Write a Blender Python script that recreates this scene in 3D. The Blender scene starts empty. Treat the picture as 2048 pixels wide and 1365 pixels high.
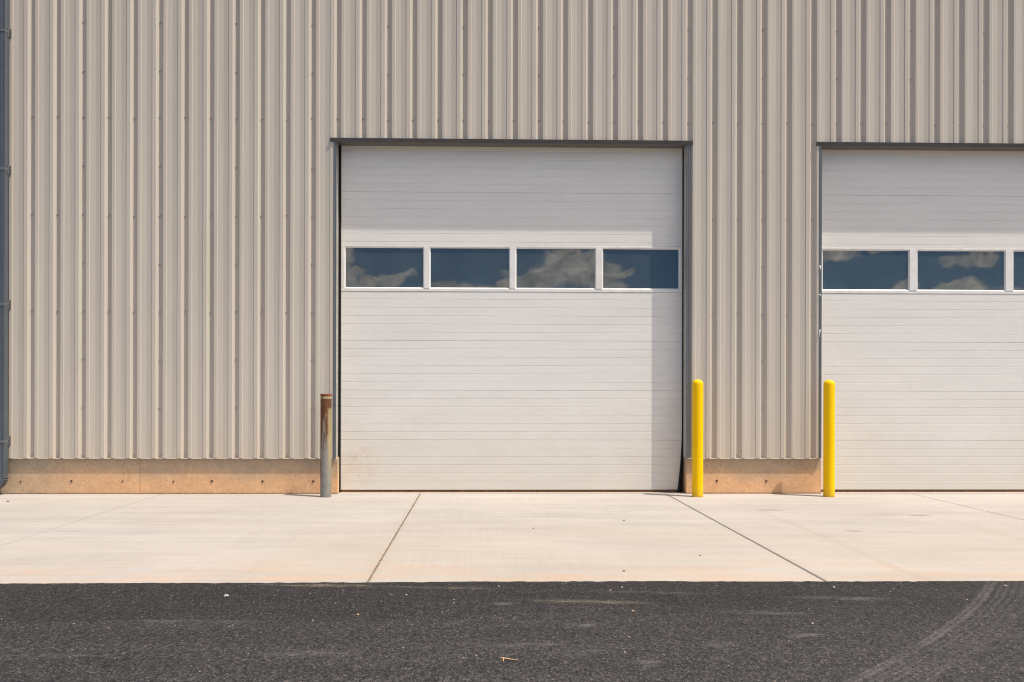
import bpy, bmesh, math, random
from mathutils import Vector, Matrix
random.seed(7)
S = bpy.context.scene
COL = S.collection

# ------------------------------------------------------------------ node helpers
class NT:
    """small wrapper that writes shader maths as nodes"""
    def __init__(self, tree):
        self.t = tree
    def n(self, kind, **props):
        nd = self.t.nodes.new(kind)
        for k, v in props.items():
            setattr(nd, k, v)
        return nd
    def put(self, sock, v):
        if v is None:
            return
        if isinstance(v, bpy.types.NodeSocket):
            self.t.links.new(v, sock)
        elif isinstance(v, (tuple, list)) and sock.type == 'RGBA' and len(v) == 3:
            sock.default_value = (*v, 1)
        else:
            sock.default_value = v
    def m(self, op, a, b=None, c=None, clamp=False):
        nd = self.n('ShaderNodeMath', operation=op, use_clamp=clamp)
        self.put(nd.inputs[0], a); self.put(nd.inputs[1], b); self.put(nd.inputs[2], c)
        return nd.outputs[0]
    def add(self, a, b): return self.m('ADD', a, b)
    def sub(self, a, b): return self.m('SUBTRACT', a, b)
    def mul(self, a, b): return self.m('MULTIPLY', a, b)
    def mx(self, a, b): return self.m('MAXIMUM', a, b)
    def sstep(self, lo, hi, v, a=0.0, b=1.0):
        nd = self.n('ShaderNodeMapRange', interpolation_type='SMOOTHSTEP')
        for i, x in zip((0, 1, 2, 3, 4), (v, lo, hi, a, b)):
            self.put(nd.inputs[i], x)
        return nd.outputs[0]
    def lin(self, lo, hi, v, a=0.0, b=1.0):
        nd = self.n('ShaderNodeMapRange')
        for i, x in zip((0, 1, 2, 3, 4), (v, lo, hi, a, b)):
            self.put(nd.inputs[i], x)
        return nd.outputs[0]
    def mix(self, fac, a, b, blend='MIX'):
        nd = self.n('ShaderNodeMix', data_type='RGBA', blend_type=blend)
        self.put(nd.inputs[0], fac); self.put(nd.inputs[6], a); self.put(nd.inputs[7], b)
        return nd.outputs[2]
    def xyz(self, v):
        nd = self.n('ShaderNodeSeparateXYZ'); self.put(nd.inputs[0], v)
        return nd.outputs
    def vec(self, x, y, z):
        nd = self.n('ShaderNodeCombineXYZ')
        self.put(nd.inputs[0], x); self.put(nd.inputs[1], y); self.put(nd.inputs[2], z)
        return nd.outputs[0]
    def noise(self, v, scale, detail=3, rough=0.55, stretch=None, dist=0.0):
        if stretch:
            mp = self.n('ShaderNodeMapping'); mp.inputs['Scale'].default_value = stretch
            self.put(mp.inputs[0], v); v = mp.outputs[0]
        nd = self.n('ShaderNodeTexNoise')
        self.put(nd.inputs['Vector'], v)
        nd.inputs['Scale'].default_value = scale; nd.inputs['Detail'].default_value = detail
        nd.inputs['Roughness'].default_value = rough; nd.inputs['Distortion'].default_value = dist
        return nd.outputs['Fac']
    def voro(self, v, scale, feature='F1', out='Distance', stretch=None):
        if stretch:
            mp = self.n('ShaderNodeMapping'); mp.inputs['Scale'].default_value = stretch
            self.put(mp.inputs[0], v); v = mp.outputs[0]
        nd = self.n('ShaderNodeTexVoronoi', feature=feature)
        self.put(nd.inputs['Vector'], v); nd.inputs['Scale'].default_value = scale
        return nd.outputs[out]
    def bump(self, h, strength, dist=0.01):
        nd = self.n('ShaderNodeBump'); self.put(nd.inputs['Height'], h)
        nd.inputs['Strength'].default_value = strength; nd.inputs['Distance'].default_value = dist
        return nd.outputs[0]
    def blob(self, x, y, x0, y0, rx, ry, rot=0.0):
        """1 at the centre of a rotated ellipse, 0 at its rim, negative outside"""
        c, s = math.cos(rot), math.sin(rot)
        dx = self.sub(x, x0); dy = self.sub(y, y0)
        a = self.add(self.mul(dx, c / rx), self.mul(dy, s / rx))
        b = self.add(self.mul(dx, -s / ry), self.mul(dy, c / ry))
        return self.sub(1.0, self.add(self.mul(a, a), self.mul(b, b)))

def material(name):
    m = bpy.data.materials.new(name); m.use_nodes = True
    nt = NT(m.node_tree)
    b = m.node_tree.nodes['Principled BSDF']
    pos = nt.n('ShaderNodeNewGeometry').outputs['Position']
    obj = nt.n('ShaderNodeTexCoord').outputs['Object']
    return m, nt, b, pos, obj

def plain(name, col, rough=0.5, metal=0.0, spec=0.5, var=0.06, scale=8):
    m, nt, b, pos, obj = material(name)
    n = nt.noise(pos, scale, 4)
    f = nt.lin(0.3, 0.7, n, 1 - var, 1 + var)
    c = nt.mix(1.0, col, nt.vec(f, f, f), 'MULTIPLY')
    nt.put(b.inputs['Base Color'], c)
    nt.put(b.inputs['Roughness'], nt.lin(0.3, 0.7, n, rough - 0.06, rough + 0.06))
    b.inputs['Metallic'].default_value = metal
    b.inputs['Specular IOR Level'].default_value = spec
    return m

# ------------------------------------------------------------------ materials
def mat_cladding():
    m, nt, b, pos, obj = material('stone_painted_steel')
    x, y, z = nt.xyz(pos)
    n1 = nt.noise(pos, 1.3, 4, stretch=(3.0, 1.0, 0.35))
    n2 = nt.noise(pos, 9, 4, stretch=(4.0, 1.0, 0.25))
    # each sheet differs a hair from its neighbour
    sheet = nt.m('FLOOR', nt.m('DIVIDE', nt.add(x, 4.71), 0.9108))
    wn = nt.n('ShaderNodeTexWhiteNoise', noise_dimensions='1D'); nt.put(wn.inputs['W'], sheet)
    f = nt.add(nt.add(nt.lin(0.3, 0.7, n1, 0.96, 1.03), nt.lin(0.3, 0.7, n2, -0.02, 0.02)),
               nt.lin(0, 1, wn.outputs['Value'], -0.012, 0.012))
    col = nt.mix(1.0, CLAD, nt.vec(f, f, f), 'MULTIPLY')
    # dust splashed up from the ground
    dn = nt.noise(pos, 5, 5)
    dust = nt.mul(nt.sstep(1.6, 0.4, nt.add(z, nt.mul(dn, 0.7))), 0.35)
    col = nt.mix(dust, col, (0.55, 0.43, 0.30))
    nt.put(b.inputs['Base Color'], col)
    b.inputs['Roughness'].default_value = 0.42
    b.inputs['Specular IOR Level'].default_value = 0.22
    w = nt.noise(pos, 2.0, 2, stretch=(2.2, 1.0, 0.6))
    nt.put(b.inputs['Normal'], nt.bump(w, 0.25, 0.004))
    return m

def mat_door():
    m, nt, b, pos, obj = material('white_door_paint')
    x, y, z = nt.xyz(pos)
    n1 = nt.noise(pos, 2.2, 4, stretch=(0.5, 1, 2.0))
    n2 = nt.noise(pos, 16, 4, stretch=(0.6, 1, 1.6))
    f = nt.add(nt.lin(0.3, 0.7, n1, 0.965, 1.025), nt.lin(0.3, 0.7, n2, -0.015, 0.015))
    col = nt.mix(1.0, DOORC, nt.vec(f, f, f), 'MULTIPLY')
    dn = nt.noise(pos, 3.2, 6, 0.65)
    dust = nt.mul(nt.sstep(1.3, 0.0, nt.add(z, nt.mul(nt.sub(dn, 0.5), 1.2))), 0.30)
    col = nt.mix(dust, col, (0.62, 0.51, 0.35))
    # red mud splash low on the door near the left jamb
    bl = nt.mx(nt.blob(x, z, -1.46, 0.34, 0.26, 0.30), 0.0)
    sp = nt.noise(pos, 60, 5, 0.75, stretch=(1.6, 1, 0.8))
    sp2 = nt.noise(pos, 9, 4, 0.6)
    mud = nt.mul(nt.mul(nt.sstep(0.44, 0.64, nt.add(nt.mul(sp, 0.6), nt.mul(sp2, 0.4))), bl), 0.55)
    col = nt.mix(mud, col, (0.55, 0.29, 0.11))
    # scattered specks of dirt
    sk = nt.voro(pos, 9.0)
    speck = nt.mul(nt.sstep(0.06, 0.02, sk), nt.sstep(0.55, 0.7, nt.noise(pos, 1.1, 2)))
    col = nt.mix(nt.mul(speck, 0.5), col, (0.30, 0.20, 0.12))
    nt.put(b.inputs['Base Color'], col)
    b.inputs['Roughness'].default_value = 0.38
    b.inputs['Specular IOR Level'].default_value = 0.4
    w = nt.noise(pos, 3.0, 2, stretch=(0.7, 1, 1.4))
    e = nt.noise(pos, 220, 2)
    nt.put(b.inputs['Normal'], nt.bump(nt.add(w, nt.mul(e, 0.06)), 0.25, 0.004))
    return m

def mat_foundation():
    m, nt, b, pos, obj = material('stained_foundation_concrete')
    x, y, z = nt.xyz(pos)
    n = nt.noise(pos, 1.6, 5, 0.6, stretch=(0.6, 1, 1.6))
    n2 = nt.noise(pos, 34, 5, 0.7)
    # iron-red dirt washed against the wall, thinner to the left end and towards the top; the height fade also paints in sun against overhang shade
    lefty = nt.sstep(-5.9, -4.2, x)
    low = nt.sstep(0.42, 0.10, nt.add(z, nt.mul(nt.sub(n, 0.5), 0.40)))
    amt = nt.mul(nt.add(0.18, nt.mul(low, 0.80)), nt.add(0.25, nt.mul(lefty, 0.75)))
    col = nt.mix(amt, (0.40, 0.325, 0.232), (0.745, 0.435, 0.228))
    n3 = nt.noise(pos, 5.5, 5, 0.65)
    f = nt.mul(nt.lin(0.25, 0.75, n2, 0.82, 1.16), nt.lin(0.3, 0.7, n3, 0.90, 1.08))
    col = nt.mix(1.0, col, nt.vec(f, f, f), 'MULTIPLY')
    # bug holes
    v = nt.voro(pos, 17.0)
    gate = nt.sstep(0.44, 0.62, nt.noise(pos, 7, 3))
    hole = nt.mul(nt.sstep(0.15, 0.07, v), gate)
    col = nt.mix(nt.mul(hole, 0.62), col, (0.10, 0.05, 0.025))
    # form joint
    jt = nt.sstep(0.006, 0.001, nt.m('ABSOLUTE', nt.sub(x, -4.085)))
    col = nt.mix(nt.mul(jt, 0.55), col, (0.16, 0.09, 0.045))
    # dark wet-looking line of soil where the wall meets the slab
    soil = nt.sstep(0.022, 0.0, nt.add(z, nt.mul(nt.sub(nt.noise(pos, 12, 4), 0.5), 0.03)))
    col = nt.mix(nt.mul(soil, 0.7), col, (0.13, 0.07, 0.035))
    nt.put(b.inputs['Base Color'], col)
    b.inputs['Roughness'].default_value = 0.9
    b.inputs['Specular IOR Level'].default_value = 0.2
    h = nt.sub(nt.mul(n2, 0.3), nt.mul(hole, 1.0))
    nt.put(b.inputs['Normal'], nt.bump(h, 0.5, 0.006))
    return m

def mat_concrete():
    m, nt, b, pos, obj = material('broomed_concrete')
    x, y, z = nt.xyz(pos)
    big = nt.noise(pos, 0.55, 5, 0.6)
    streak = nt.noise(pos, 1.0, 6, 0.65, stretch=(0.45, 2.6, 1), dist=0.4)      # long drags across the slab
    streak2 = nt.noise(pos, 1.0, 5, 0.6, stretch=(0.9, 9.0, 1), dist=0.6)
    broom = nt.noise(pos, 1.0, 3, 0.6, stretch=(60, 0.8, 1))                   # broom lines away from the wall
    fine = nt.noise(pos, 90, 4, 0.7)
    f = nt.add(nt.add(nt.lin(0.3, 0.7, big, 0.91, 1.07), nt.lin(0.3, 0.7, streak, -0.10, 0.075)),
               nt.add(nt.lin(0.3, 0.7, streak2, -0.055, 0.045), nt.add(nt.lin(0.3, 0.7, broom, -0.045, 0.045), nt.lin(0.3, 0.7, fine, -0.05, 0.05))))
    warm = nt.sstep(0.35, 0.75, nt.noise(pos, 0.8, 5, 0.6, stretch=(0.5, 1.7, 1)))
    base = nt.mix(warm, CONC_A, CONC_B)
    col = nt.mix(1.0, base, nt.vec(f, f, f), 'MULTIPLY')
    # one pour is a shade greyer than the other either side of the seam beside it
    right = nt.sstep(-1.62, -1.5, nt.add(x, nt.mul(nt.sub(big, 0.5), 0.05)))
    col = nt.mix(nt.mul(nt.mul(right, nt.sstep(-2.0, -3.4, y)), 0.30), col, (0.40, 0.345, 0.275))
    # red soil tracked along the edge of the asphalt
    dn = nt.noise(pos, 1.8, 6, 0.7, stretch=(0.6, 3.0, 1))
    edge = nt.mul(nt.sstep(-3.7, -5.2, nt.add(y, nt.mul(nt.sub(dn, 0.5), 1.6))), nt.sstep(0.42, 0.66, dn))
    col = nt.mix(nt.mul(edge, 0.55), col, (0.50, 0.30, 0.17))
    # whiter laitance along the wall
    wl = nt.mul(nt.sstep(0.05, 0.0, nt.m('ABSOLUTE', nt.sub(y, -0.30))), 0.25)
    col = nt.mix(wl, col, (0.58, 0.53, 0.46))
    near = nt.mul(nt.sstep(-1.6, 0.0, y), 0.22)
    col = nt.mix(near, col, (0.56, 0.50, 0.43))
    # soft dirty tyre / form stripes parallel to the joints
    for x0, w, a, ylo in ((2.93, 0.035, 0.28, -1.2), (4.55, 0.06, 0.22, -1.3), (-1.57, 0.03, 0.10, -1.0)):
        d = nt.m('ABSOLUTE', nt.sub(nt.add(x, nt.mul(nt.sub(streak, 0.5), 0.10)), x0))
        s = nt.mul(nt.sstep(w * 2.2, 0.0, d), nt.sstep(ylo, ylo - 1.4, y))
        col = nt.mix(nt.mul(nt.mul(s, nt.lin(0.3, 0.7, big, 0.4, 1.0)), a), col, (0.30, 0.25, 0.19))
    # scuffs
    sn = nt.noise(pos, 14, 5, 0.7, stretch=(0.6, 1.6, 1))
    for x0, y0, rx, ry, a in SCUFFS:
        bl = nt.mx(nt.blob(x, y, x0, y0, rx, ry, 0.03), 0.0)
        col = nt.mix(nt.mul(nt.mul(bl, nt.sstep(0.3, 0.65, sn)), min(1.0, a * 1.7)), col, (0.22, 0.18, 0.14))
    # dirt next to the joints
    for x0, w, a in ((-0.729, 0.08, 0.22), (2.258, 0.07, 0.22), (5.28, 0.05, 0.15), (-3.818, 0.05, 0.10)):
        d = nt.m('ABSOLUTE', nt.sub(x, x0))
        s = nt.mul(nt.sstep(w, 0.0, d), nt.sstep(0.3, 0.7, nt.noise(pos, 5, 5, 0.7)))
        col = nt.mix(nt.mul(s, a), col, (0.30, 0.22, 0.13))
    # a closed hairline joint, only a grey pencil line
    d = nt.m('ABSOLUTE', nt.sub(x, -3.818))
    col = nt.mix(nt.mul(nt.sstep(0.022, 0.004, d), 0.45), col, (0.26, 0.25, 0.235))
    # specks
    v = nt.voro(pos, 5.5)
    sp = nt.mul(nt.sstep(0.045, 0.02, v), nt.sstep(0.55, 0.65, nt.noise(pos, 1.3, 2)))
    col = nt.mix(nt.mul(sp, 0.6), col, (0.16, 0.10, 0.06))
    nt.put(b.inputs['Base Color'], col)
    b.inputs['Roughness'].default_value = 0.88
    b.inputs['Specular IOR Level'].default_value = 0.25
    nt.put(b.inputs['Normal'], nt.bump(nt.add(nt.mul(broom, 0.6), nt.mul(fine, 0.5)), 0.30, 0.004))
    return m

def mat_asphalt():
    m, nt, b, pos, obj = material('new_asphalt')
    x, y, z = nt.xyz(pos)
    mp = nt.n('ShaderNodeMapping'); mp.inputs['Scale'].default_value = (1.0, 0.5, 1.0); nt.put(mp.inputs[0], pos)
    gp = mp.outputs[0]
    wn = nt.n('ShaderNodeTexVoronoi', feature='F1'); nt.put(wn.inputs['Vector'], gp); wn.inputs['Scale'].default_value = 135
    cell = nt.xyz(wn.outputs['Color'])[0]
    wn2 = nt.n('ShaderNodeTexVoronoi', feature='F1'); nt.put(wn2.inputs['Vector'], gp); wn2.inputs['Scale'].default_value = 46
    cell2 = nt.xyz(wn2.outputs['Color'])[1]
    fine = nt.noise(gp, 190, 3, 0.7)
    big = nt.noise(pos, 0.9, 5, 0.6, stretch=(0.5, 1.8, 1))
    bands = nt.noise(pos, 1.0, 4, 0.6, stretch=(0.22, 3.2, 1))
    f = nt.add(nt.lin(0.0, 1.0, nt.m('POWER', cell, 1.5), 0.45, 2.0), nt.add(nt.lin(0.3, 0.7, fine, -0.35, 0.35), nt.lin(0, 1, cell2, -0.12, 0.12)))
    f = nt.mul(f, nt.mul(nt.lin(0.3, 0.7, big, 0.86, 1.14), nt.lin(0.3, 0.7, bands, 0.78, 1.22)))
    # fresher, blacker edge pass; the fade also paints in light caught by the grain
    seam_fade = nt.add(y, nt.mul(nt.sub(nt.noise(pos, 1.2, 4, 0.6, stretch=(0.5, 1, 1)), 0.5), 0.7))
    f = nt.mul(f, nt.sstep(-6.5, -5.6, seam_fade, 1.10, 0.72))
    col = nt.mix(1.0, ASPH, nt.vec(f, f, f), 'MULTIPLY')
    # pale stones showing in the mat
    st = nt.mul(nt.sstep(0.93, 0.985, cell), nt.sstep(0.55, 0.35, wn.outputs['Distance']))
    col = nt.mix(nt.mul(st, 0.40), col, (0.24, 0.19, 0.14))
    st2 = nt.mul(nt.sstep(0.985, 0.995, cell2), nt.sstep(0.26, 0.14, wn2.outputs['Distance']))
    col = nt.mix(nt.mul(st2, 0.8), col, (0.50, 0.42, 0.32))
    # sand carried on to the edge, in a long thin drift
    grit = nt.noise(pos, 75, 4, 0.8)
    g2 = nt.noise(pos, 4, 4, 0.65, stretch=(0.5, 2, 1)); g3 = nt.noise(pos, 11, 5, 0.7, stretch=(0.5, 1.6, 1))
    for x0, y0, rx, ry, rot, a, c in SMEARS:
        bl = nt.mx(nt.blob(x, y, x0, y0, rx, ry, rot), 0.0)
        bl = nt.m('POWER', bl, 1.5)
        k = nt.mul(nt.mul(bl, nt.sstep(0.42, 0.64, nt.add(nt.mul(grit, 0.45), nt.mul(g3, 0.55)))), a * 1.4)
        col = nt.mix(k, col, c)
    # dusty tyre track running out from the right-hand bay
    path = nt.add(nt.add(nt.mul(nt.mul(y, y), -0.1146), nt.mul(y, -0.5357)), 3.5586)
    q = nt.mul(nt.sub(x, path), 0.743)
    q = nt.add(q, nt.mul(nt.sub(nt.noise(pos, 9, 5, 0.7), 0.5), 0.034))
    tr = None
    for c0, w, a in ((0.006, 0.020, 0.40), (0.034, 0.024, 0.48), (0.080, 0.016, 0.22), (0.112, 0.018, 0.28), (0.147, 0.020, 0.22), (0.19, 0.028, 0.18), (0.24, 0.05, 0.13)):
        k = nt.mul(nt.sstep(w, 0.0, nt.m('ABSOLUTE', nt.sub(q, c0))), a)
        tr = k if tr is None else nt.mx(tr, k)
    tr = nt.mul(nt.mul(tr, nt.lin(0.35, 0.65, nt.noise(pos, 2.3, 5, 0.7), 0.35, 1.3)), nt.sstep(0.36, 0.64, nt.add(nt.mul(grit, 0.7), nt.mul(nt.noise(pos, 17, 4, 0.7), 0.3))))
    col = nt.mix(tr, col, (0.22, 0.20, 0.195))
    nt.put(b.inputs['Base Color'], col)
    b.inputs['Roughness'].default_value = 0.8
    b.inputs['Specular IOR Level'].default_value = 0.25
    h = nt.add(nt.mul(nt.sub(1.0, wn.outputs['Distance']), 0.8), nt.mul(fine, 0.5))
    nt.put(b.inputs['Normal'], nt.bump(h, 0.55, 0.006))
    return m

def mat_glass():
    m, nt, b, pos, obj = material('tinted_window_glass')
    d = nt.noise(pos, 120, 2, 0.8)
    n = nt.noise(pos, 3, 5, 0.65)
    f = nt.mul(nt.lin(0.3, 0.7, d, 0.45, 1.55), nt.lin(0.3, 0.7, n, 0.85, 1.15))
    col = nt.mix(1.0, (0.052, 0.064, 0.066), nt.vec(f, f, f), 'MULTIPLY')
    nt.put(b.inputs['Base Color'], col)
    b.inputs['Roughness'].default_value = 0.02
    b.inputs['IOR'].default_value = 1.80
    w = nt.noise(pos, 1.6, 2)
    nt.put(b.inputs['Normal'], nt.bump(w, 0.16, 0.012))
    return m

def mat_rusty():
    m, nt, b, pos, obj = material('rusting_galvanised_pipe')
    x, y, z = nt.xyz(obj)
    ang = nt.m('ARCTAN2', x, nt.mul(y, -1.0))         # 0 faces the road, + to the right
    p2 = nt.vec(nt.mul(ang, 0.065), 0.0, z)
    n = nt.noise(p2, 26, 5, 0.65)
    runs = nt.noise(p2, 1.0, 5, 0.65, stretch=(46, 1, 3.2))
    grain = nt.noise(p2, 120, 4, 0.7)
    grey = nt.mix(nt.lin(0.3, 0.7, nt.noise(p2, 11, 5, 0.6), 0, 1), (0.205, 0.190, 0.160), (0.30, 0.28, 0.235))
    # old cream-yellow paint on the right-hand side
    pnt = nt.mul(nt.sstep(0.25, 0.75, nt.add(ang, nt.mul(nt.sub(runs, 0.5), 0.8))), nt.sstep(0.10, 0.75, nt.add(z, nt.mul(nt.sub(n, 0.5), 0.4))))
    grey = nt.mix(nt.mul(pnt, 0.7), grey, (0.50, 0.40, 0.17))
    # rust: solid near the top, running down in streaks
    drop = nt.sub(0.92, nt.mul(nt.sstep(0.44, 0.62, runs), 0.46))
    left = nt.mul(nt.sstep(-0.45, -1.1, ang), -0.50)
    lim = nt.add(nt.add(drop, left), nt.mul(nt.sub(n, 0.5), 0.30))
    r = nt.sstep(-0.05, 0.10, nt.sub(z, lim))
    keep = nt.mul(nt.sstep(0.35, 0.70, nt.add(ang, nt.mul(nt.sub(n, 0.5), 0.7))), nt.sstep(1.06, 1.02, z))
    r = nt.mul(r, nt.sub(1.0, nt.mul(keep, 0.85)))
    rc = nt.mix(nt.sstep(0.3, 0.7, grain), (0.060, 0.026, 0.014), (0.23, 0.095, 0.038))
    rc = nt.mix(nt.mul(nt.sstep(0.58, 0.72, n), 0.8), rc, (0.42, 0.26, 0.08))
    dk = nt.noise(p2, 1.0, 5, 0.7, stretch=(70, 1, 7))
    rc = nt.mix(nt.mul(nt.sstep(0.50, 0.66, dk), 0.85), rc, (0.030, 0.015, 0.010))
    rc = nt.mix(nt.mul(nt.sstep(0.56, 0.68, nt.noise(p2, 1.0, 4, 0.7, stretch=(38, 1, 9))), 0.7), rc, (0.46, 0.30, 0.11))
    # cream ring below the cap where the weld was painted
    ring = nt.mul(nt.sstep(1.150, 1.158, z), nt.sstep(1.186, 1.178, z))
    r = nt.mul(r, nt.sub(1.0, nt.mul(ring, nt.lin(0.35, 0.7, n, 1.0, 0.45))))
    grey = nt.mix(nt.mul(ring, 0.8), grey, (0.44, 0.40, 0.28))
    # thin rust halo below the runs
    halo = nt.mul(nt.sstep(-0.30, 0.02, nt.sub(z, lim)), 0.35)
    base = nt.mix(halo, grey, (0.30, 0.17, 0.06))
    col = nt.mix(r, base, rc)
    nt.put(b.inputs['Base Color'], col)
    nt.put(b.inputs['Roughness'], nt.lin(0, 1, r, 0.5, 0.92))
    b.inputs['Specular IOR Level'].default_value = 0.35
    nt.put(b.inputs['Normal'], nt.bump(nt.add(nt.mul(grain, nt.add(0.2, r)), nt.mul(r, 0.6)), 0.6, 0.003))
    return m

def mat_yellow():
    m, nt, b, pos, obj = material('yellow_plastic_sleeve')
    n = nt.noise(obj, 5, 4, stretch=(1, 1, 0.4))
    f = nt.lin(0.3, 0.7, n, 0.96, 1.03)
    x, y, z = nt.xyz(obj)
    col = nt.mix(1.0, YEL, nt.vec(f, f, f), 'MULTIPLY')
    sc = nt.noise(obj, 40, 5, 0.75, stretch=(1, 1, 0.5))
    dirt = nt.mul(nt.sstep(0.16, 0.0, nt.add(z, nt.mul(nt.sub(sc, 0.5), 0.12))), 0.35)
    scf = nt.mul(nt.sstep(0.66, 0.74, sc), 0.18)
    col = nt.mix(nt.mx(dirt, scf), col, (0.45, 0.26, 0.06))
    nt.put(b.inputs['Base Color'], col)
    nt.put(b.inputs['Roughness'], nt.lin(0.3, 0.7, n, 0.22, 0.32))
    b.inputs['Specular IOR Level'].default_value = 0.2
    nt.put(b.inputs['Normal'], nt.bump(nt.noise(obj, 30, 3), 0.08, 0.004))
    return m

# calibrated base colours
CLAD = (0.556, 0.492, 0.416)
DOORC = (0.80, 0.758, 0.70)
CONC_A = (0.398, 0.362, 0.334)
CONC_B = (0.415, 0.368, 0.328)
ASPH = (0.0288, 0.0260, 0.0264)
YEL = (1.0, 0.585, 0.0)
SCUFFS = [(3.05, -1.53, 0.16, 0.09, 0.55), (4.42, -1.95, 0.13, 0.10, 0.6), (4.15, -1.9, 0.35, 0.05, 0.3), (3.33, -2.95, 0.10, 0.09, 0.5),
          (4.85, -3.3, 0.22, 0.09, 0.5), (0.45, -2.0, 0.55, 0.06, 0.18), (-5.1, -2.7, 0.9, 0.07, 0.15), (-3.0, -2.3, 1.1, 0.06, 0.14)]
DU = (0.19, 0.178, 0.172); SA = (0.235, 0.205, 0.15)
SMEARS = [(-0.95, -5.22, 0.62, 0.055, -0.09, 0.75, SA), (-0.2, -5.3, 0.35, 0.05, -0.1, 0.35, SA),
          (0.62, -5.68, 0.48, 0.07, -0.12, 0.55, SA), (0.14, -5.72, 0.10, 0.05, 0, 0.5, DU), (0.53, -6.21, 0.10, 0.06, 0.1, 0.65, DU),
          (0.75, -6.88, 0.11, 0.07, 0.2, 0.65, DU), (0.48, -6.70, 0.20, 0.06, 0.1, 0.45, DU), (0.2, -6.58, 0.28, 0.05, 0.1, 0.3, DU),
          (1.55, -5.95, 0.34, 0.05, -0.1, 0.5, DU), (2.2, -5.62, 0.45, 0.06, -0.12, 0.5, DU), (1.15, -6.58, 0.10, 0.06, 0.2, 0.5, DU),
          (1.62, -6.42, 0.16, 0.05, 0.2, 0.5, DU), (-0.8, -6.7, 0.30, 0.06, 0.05, 0.3, DU), (-1.6, -6.1, 0.6, 0.05, 0, 0.25, DU),
          (-2.1, -6.72, 0.5, 0.06, 0.05, 0.25, DU), (1.1, -5.45, 0.5, 0.05, -0.1, 0.25, DU), (3.2, -5.95, 0.3, 0.07, -0.1, 0.4, DU)]

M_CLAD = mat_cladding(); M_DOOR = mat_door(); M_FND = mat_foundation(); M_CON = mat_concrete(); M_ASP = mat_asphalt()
M_GLASS = mat_glass(); M_RUST = mat_rusty(); M_YEL = mat_yellow()
M_TRIM = plain('slate_blue_trim_paint', (0.120, 0.134, 0.146), 0.38, spec=0.45)
M_HEAD = plain('shaded_head_trim_paint', (0.100, 0.094, 0.088), 0.38, spec=0.45)  # the trim paint again, darkened and warmed to imitate shade and ground bounce
M_FRAME = plain('white_window_frame', (0.80, 0.765, 0.715), 0.3)
M_REVEAL = plain('bare_reveal_steel', (0.46, 0.435, 0.385), 0.5, var=0.1)
M_SEAL = plain('black_rubber_seal', (0.014, 0.012, 0.011), 0.7, spec=0.2)
M_BSEAL = plain('brown_dusty_rubber', (0.20, 0.10, 0.045), 0.8, spec=0.2, var=0.3, scale=20)
M_SCREW = plain('painted_screw_head', (0.40, 0.35, 0.30), 0.4)
M_STEEL = plain('weathered_strap', (0.135, 0.142, 0.146), 0.45)
M_SPOUT = plain('slate_blue_gutter_paint', (0.088, 0.102, 0.116), 0.33, spec=0.5)
M_HOLE = plain('tie_hole_grout', (0.10, 0.055, 0.03), 0.9, var=0.4, scale=60)
M_ROOF = plain('grey_roof_steel', (0.35, 0.34, 0.33), 0.45)
M_SOIL = plain('joint_dirt', (0.20, 0.155, 0.108), 0.95, spec=0.1, var=0.55, scale=38)
M_DARKJ = plain('dark_joint_filler', (0.10, 0.078, 0.058), 0.95, spec=0.1, var=0.4, scale=30)
M_GROUND = plain('dry_ground', (0.27, 0.21, 0.15), 0.95, spec=0.1, var=0.25, scale=0.4)
M_FILM = plain('peeling_white_film', (0.78, 0.76, 0.72), 0.45)
M_STONE = plain('pale_stone', (0.55, 0.47, 0.38), 0.85, var=0.2, scale=90)
M_WSTONE = plain('white_stone', (0.52, 0.49, 0.45), 0.8, var=0.15, scale=60)
M_TSTONE = plain('tan_stone', (0.52, 0.33, 0.20), 0.85, var=0.2, scale=90)
M_TWIG = plain('dry_bark', (0.50, 0.31, 0.17), 0.85, var=0.3, scale=120)
M_LEAF = plain('dry_leaf_litter', (0.13, 0.075, 0.045), 0.9, var=0.4, scale=120)

# ------------------------------------------------------------------ object helpers
def link(name, bm, mat, parent=None, smooth=False, bevel=0.0, seg=2):
    me = bpy.data.meshes.new(name)
    bmesh.ops.recalc_face_normals(bm, faces=bm.faces)
    bm.to_mesh(me); bm.free()
    if mat: me.materials.append(mat)
    o = bpy.data.objects.new(name, me); COL.objects.link(o)
    if parent: o.parent = parent
    if smooth:
        for p in me.polygons: p.use_smooth = True
    if bevel:
        md = o.modifiers.new('bevel', 'BEVEL'); md.width = bevel; md.segments = seg; md.limit_method = 'ANGLE'; md.angle_limit = math.radians(40)
    return o
def empty(name, loc=(0, 0, 0)):
    o = bpy.data.objects.new(name, None); o.location = loc; COL.objects.link(o); o.empty_display_size = 0.2
    return o
def tag(o, label=None, cat=None, group=None, kind=None):
    if label: o['label'] = label
    if cat: o['category'] = cat
    if group: o['group'] = group
    if kind: o['kind'] = kind
    return o
def box(bm, x0, x1, y0, y1, z0, z1):
    v = [bm.verts.new(p) for p in ((x0, y0, z0), (x1, y0, z0), (x1, y1, z0), (x0, y1, z0), (x0, y0, z1), (x1, y0, z1), (x1, y1, z1), (x0, y1, z1))]
    for f in ((0, 1, 2, 3), (7, 6, 5, 4), (0, 4, 5, 1), (1, 5, 6, 2), (2, 6, 7, 3), (3, 7, 4, 0)):
        bm.faces.new([v[i] for i in f])
def extrude_x(bm, prof, x0, x1):
    """closed (y,z) outline pulled along x"""
    a = [bm.verts.new((x0, y, z)) for y, z in prof]; b = [bm.verts.new((x1, y, z)) for y, z in prof]
    n = len(prof)
    for i in range(n):
        j = (i + 1) % n
        bm.faces.new((a[i], a[j], b[j], b[i]))
    bm.faces.new(a); bm.faces.new(b[::-1])
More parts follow.
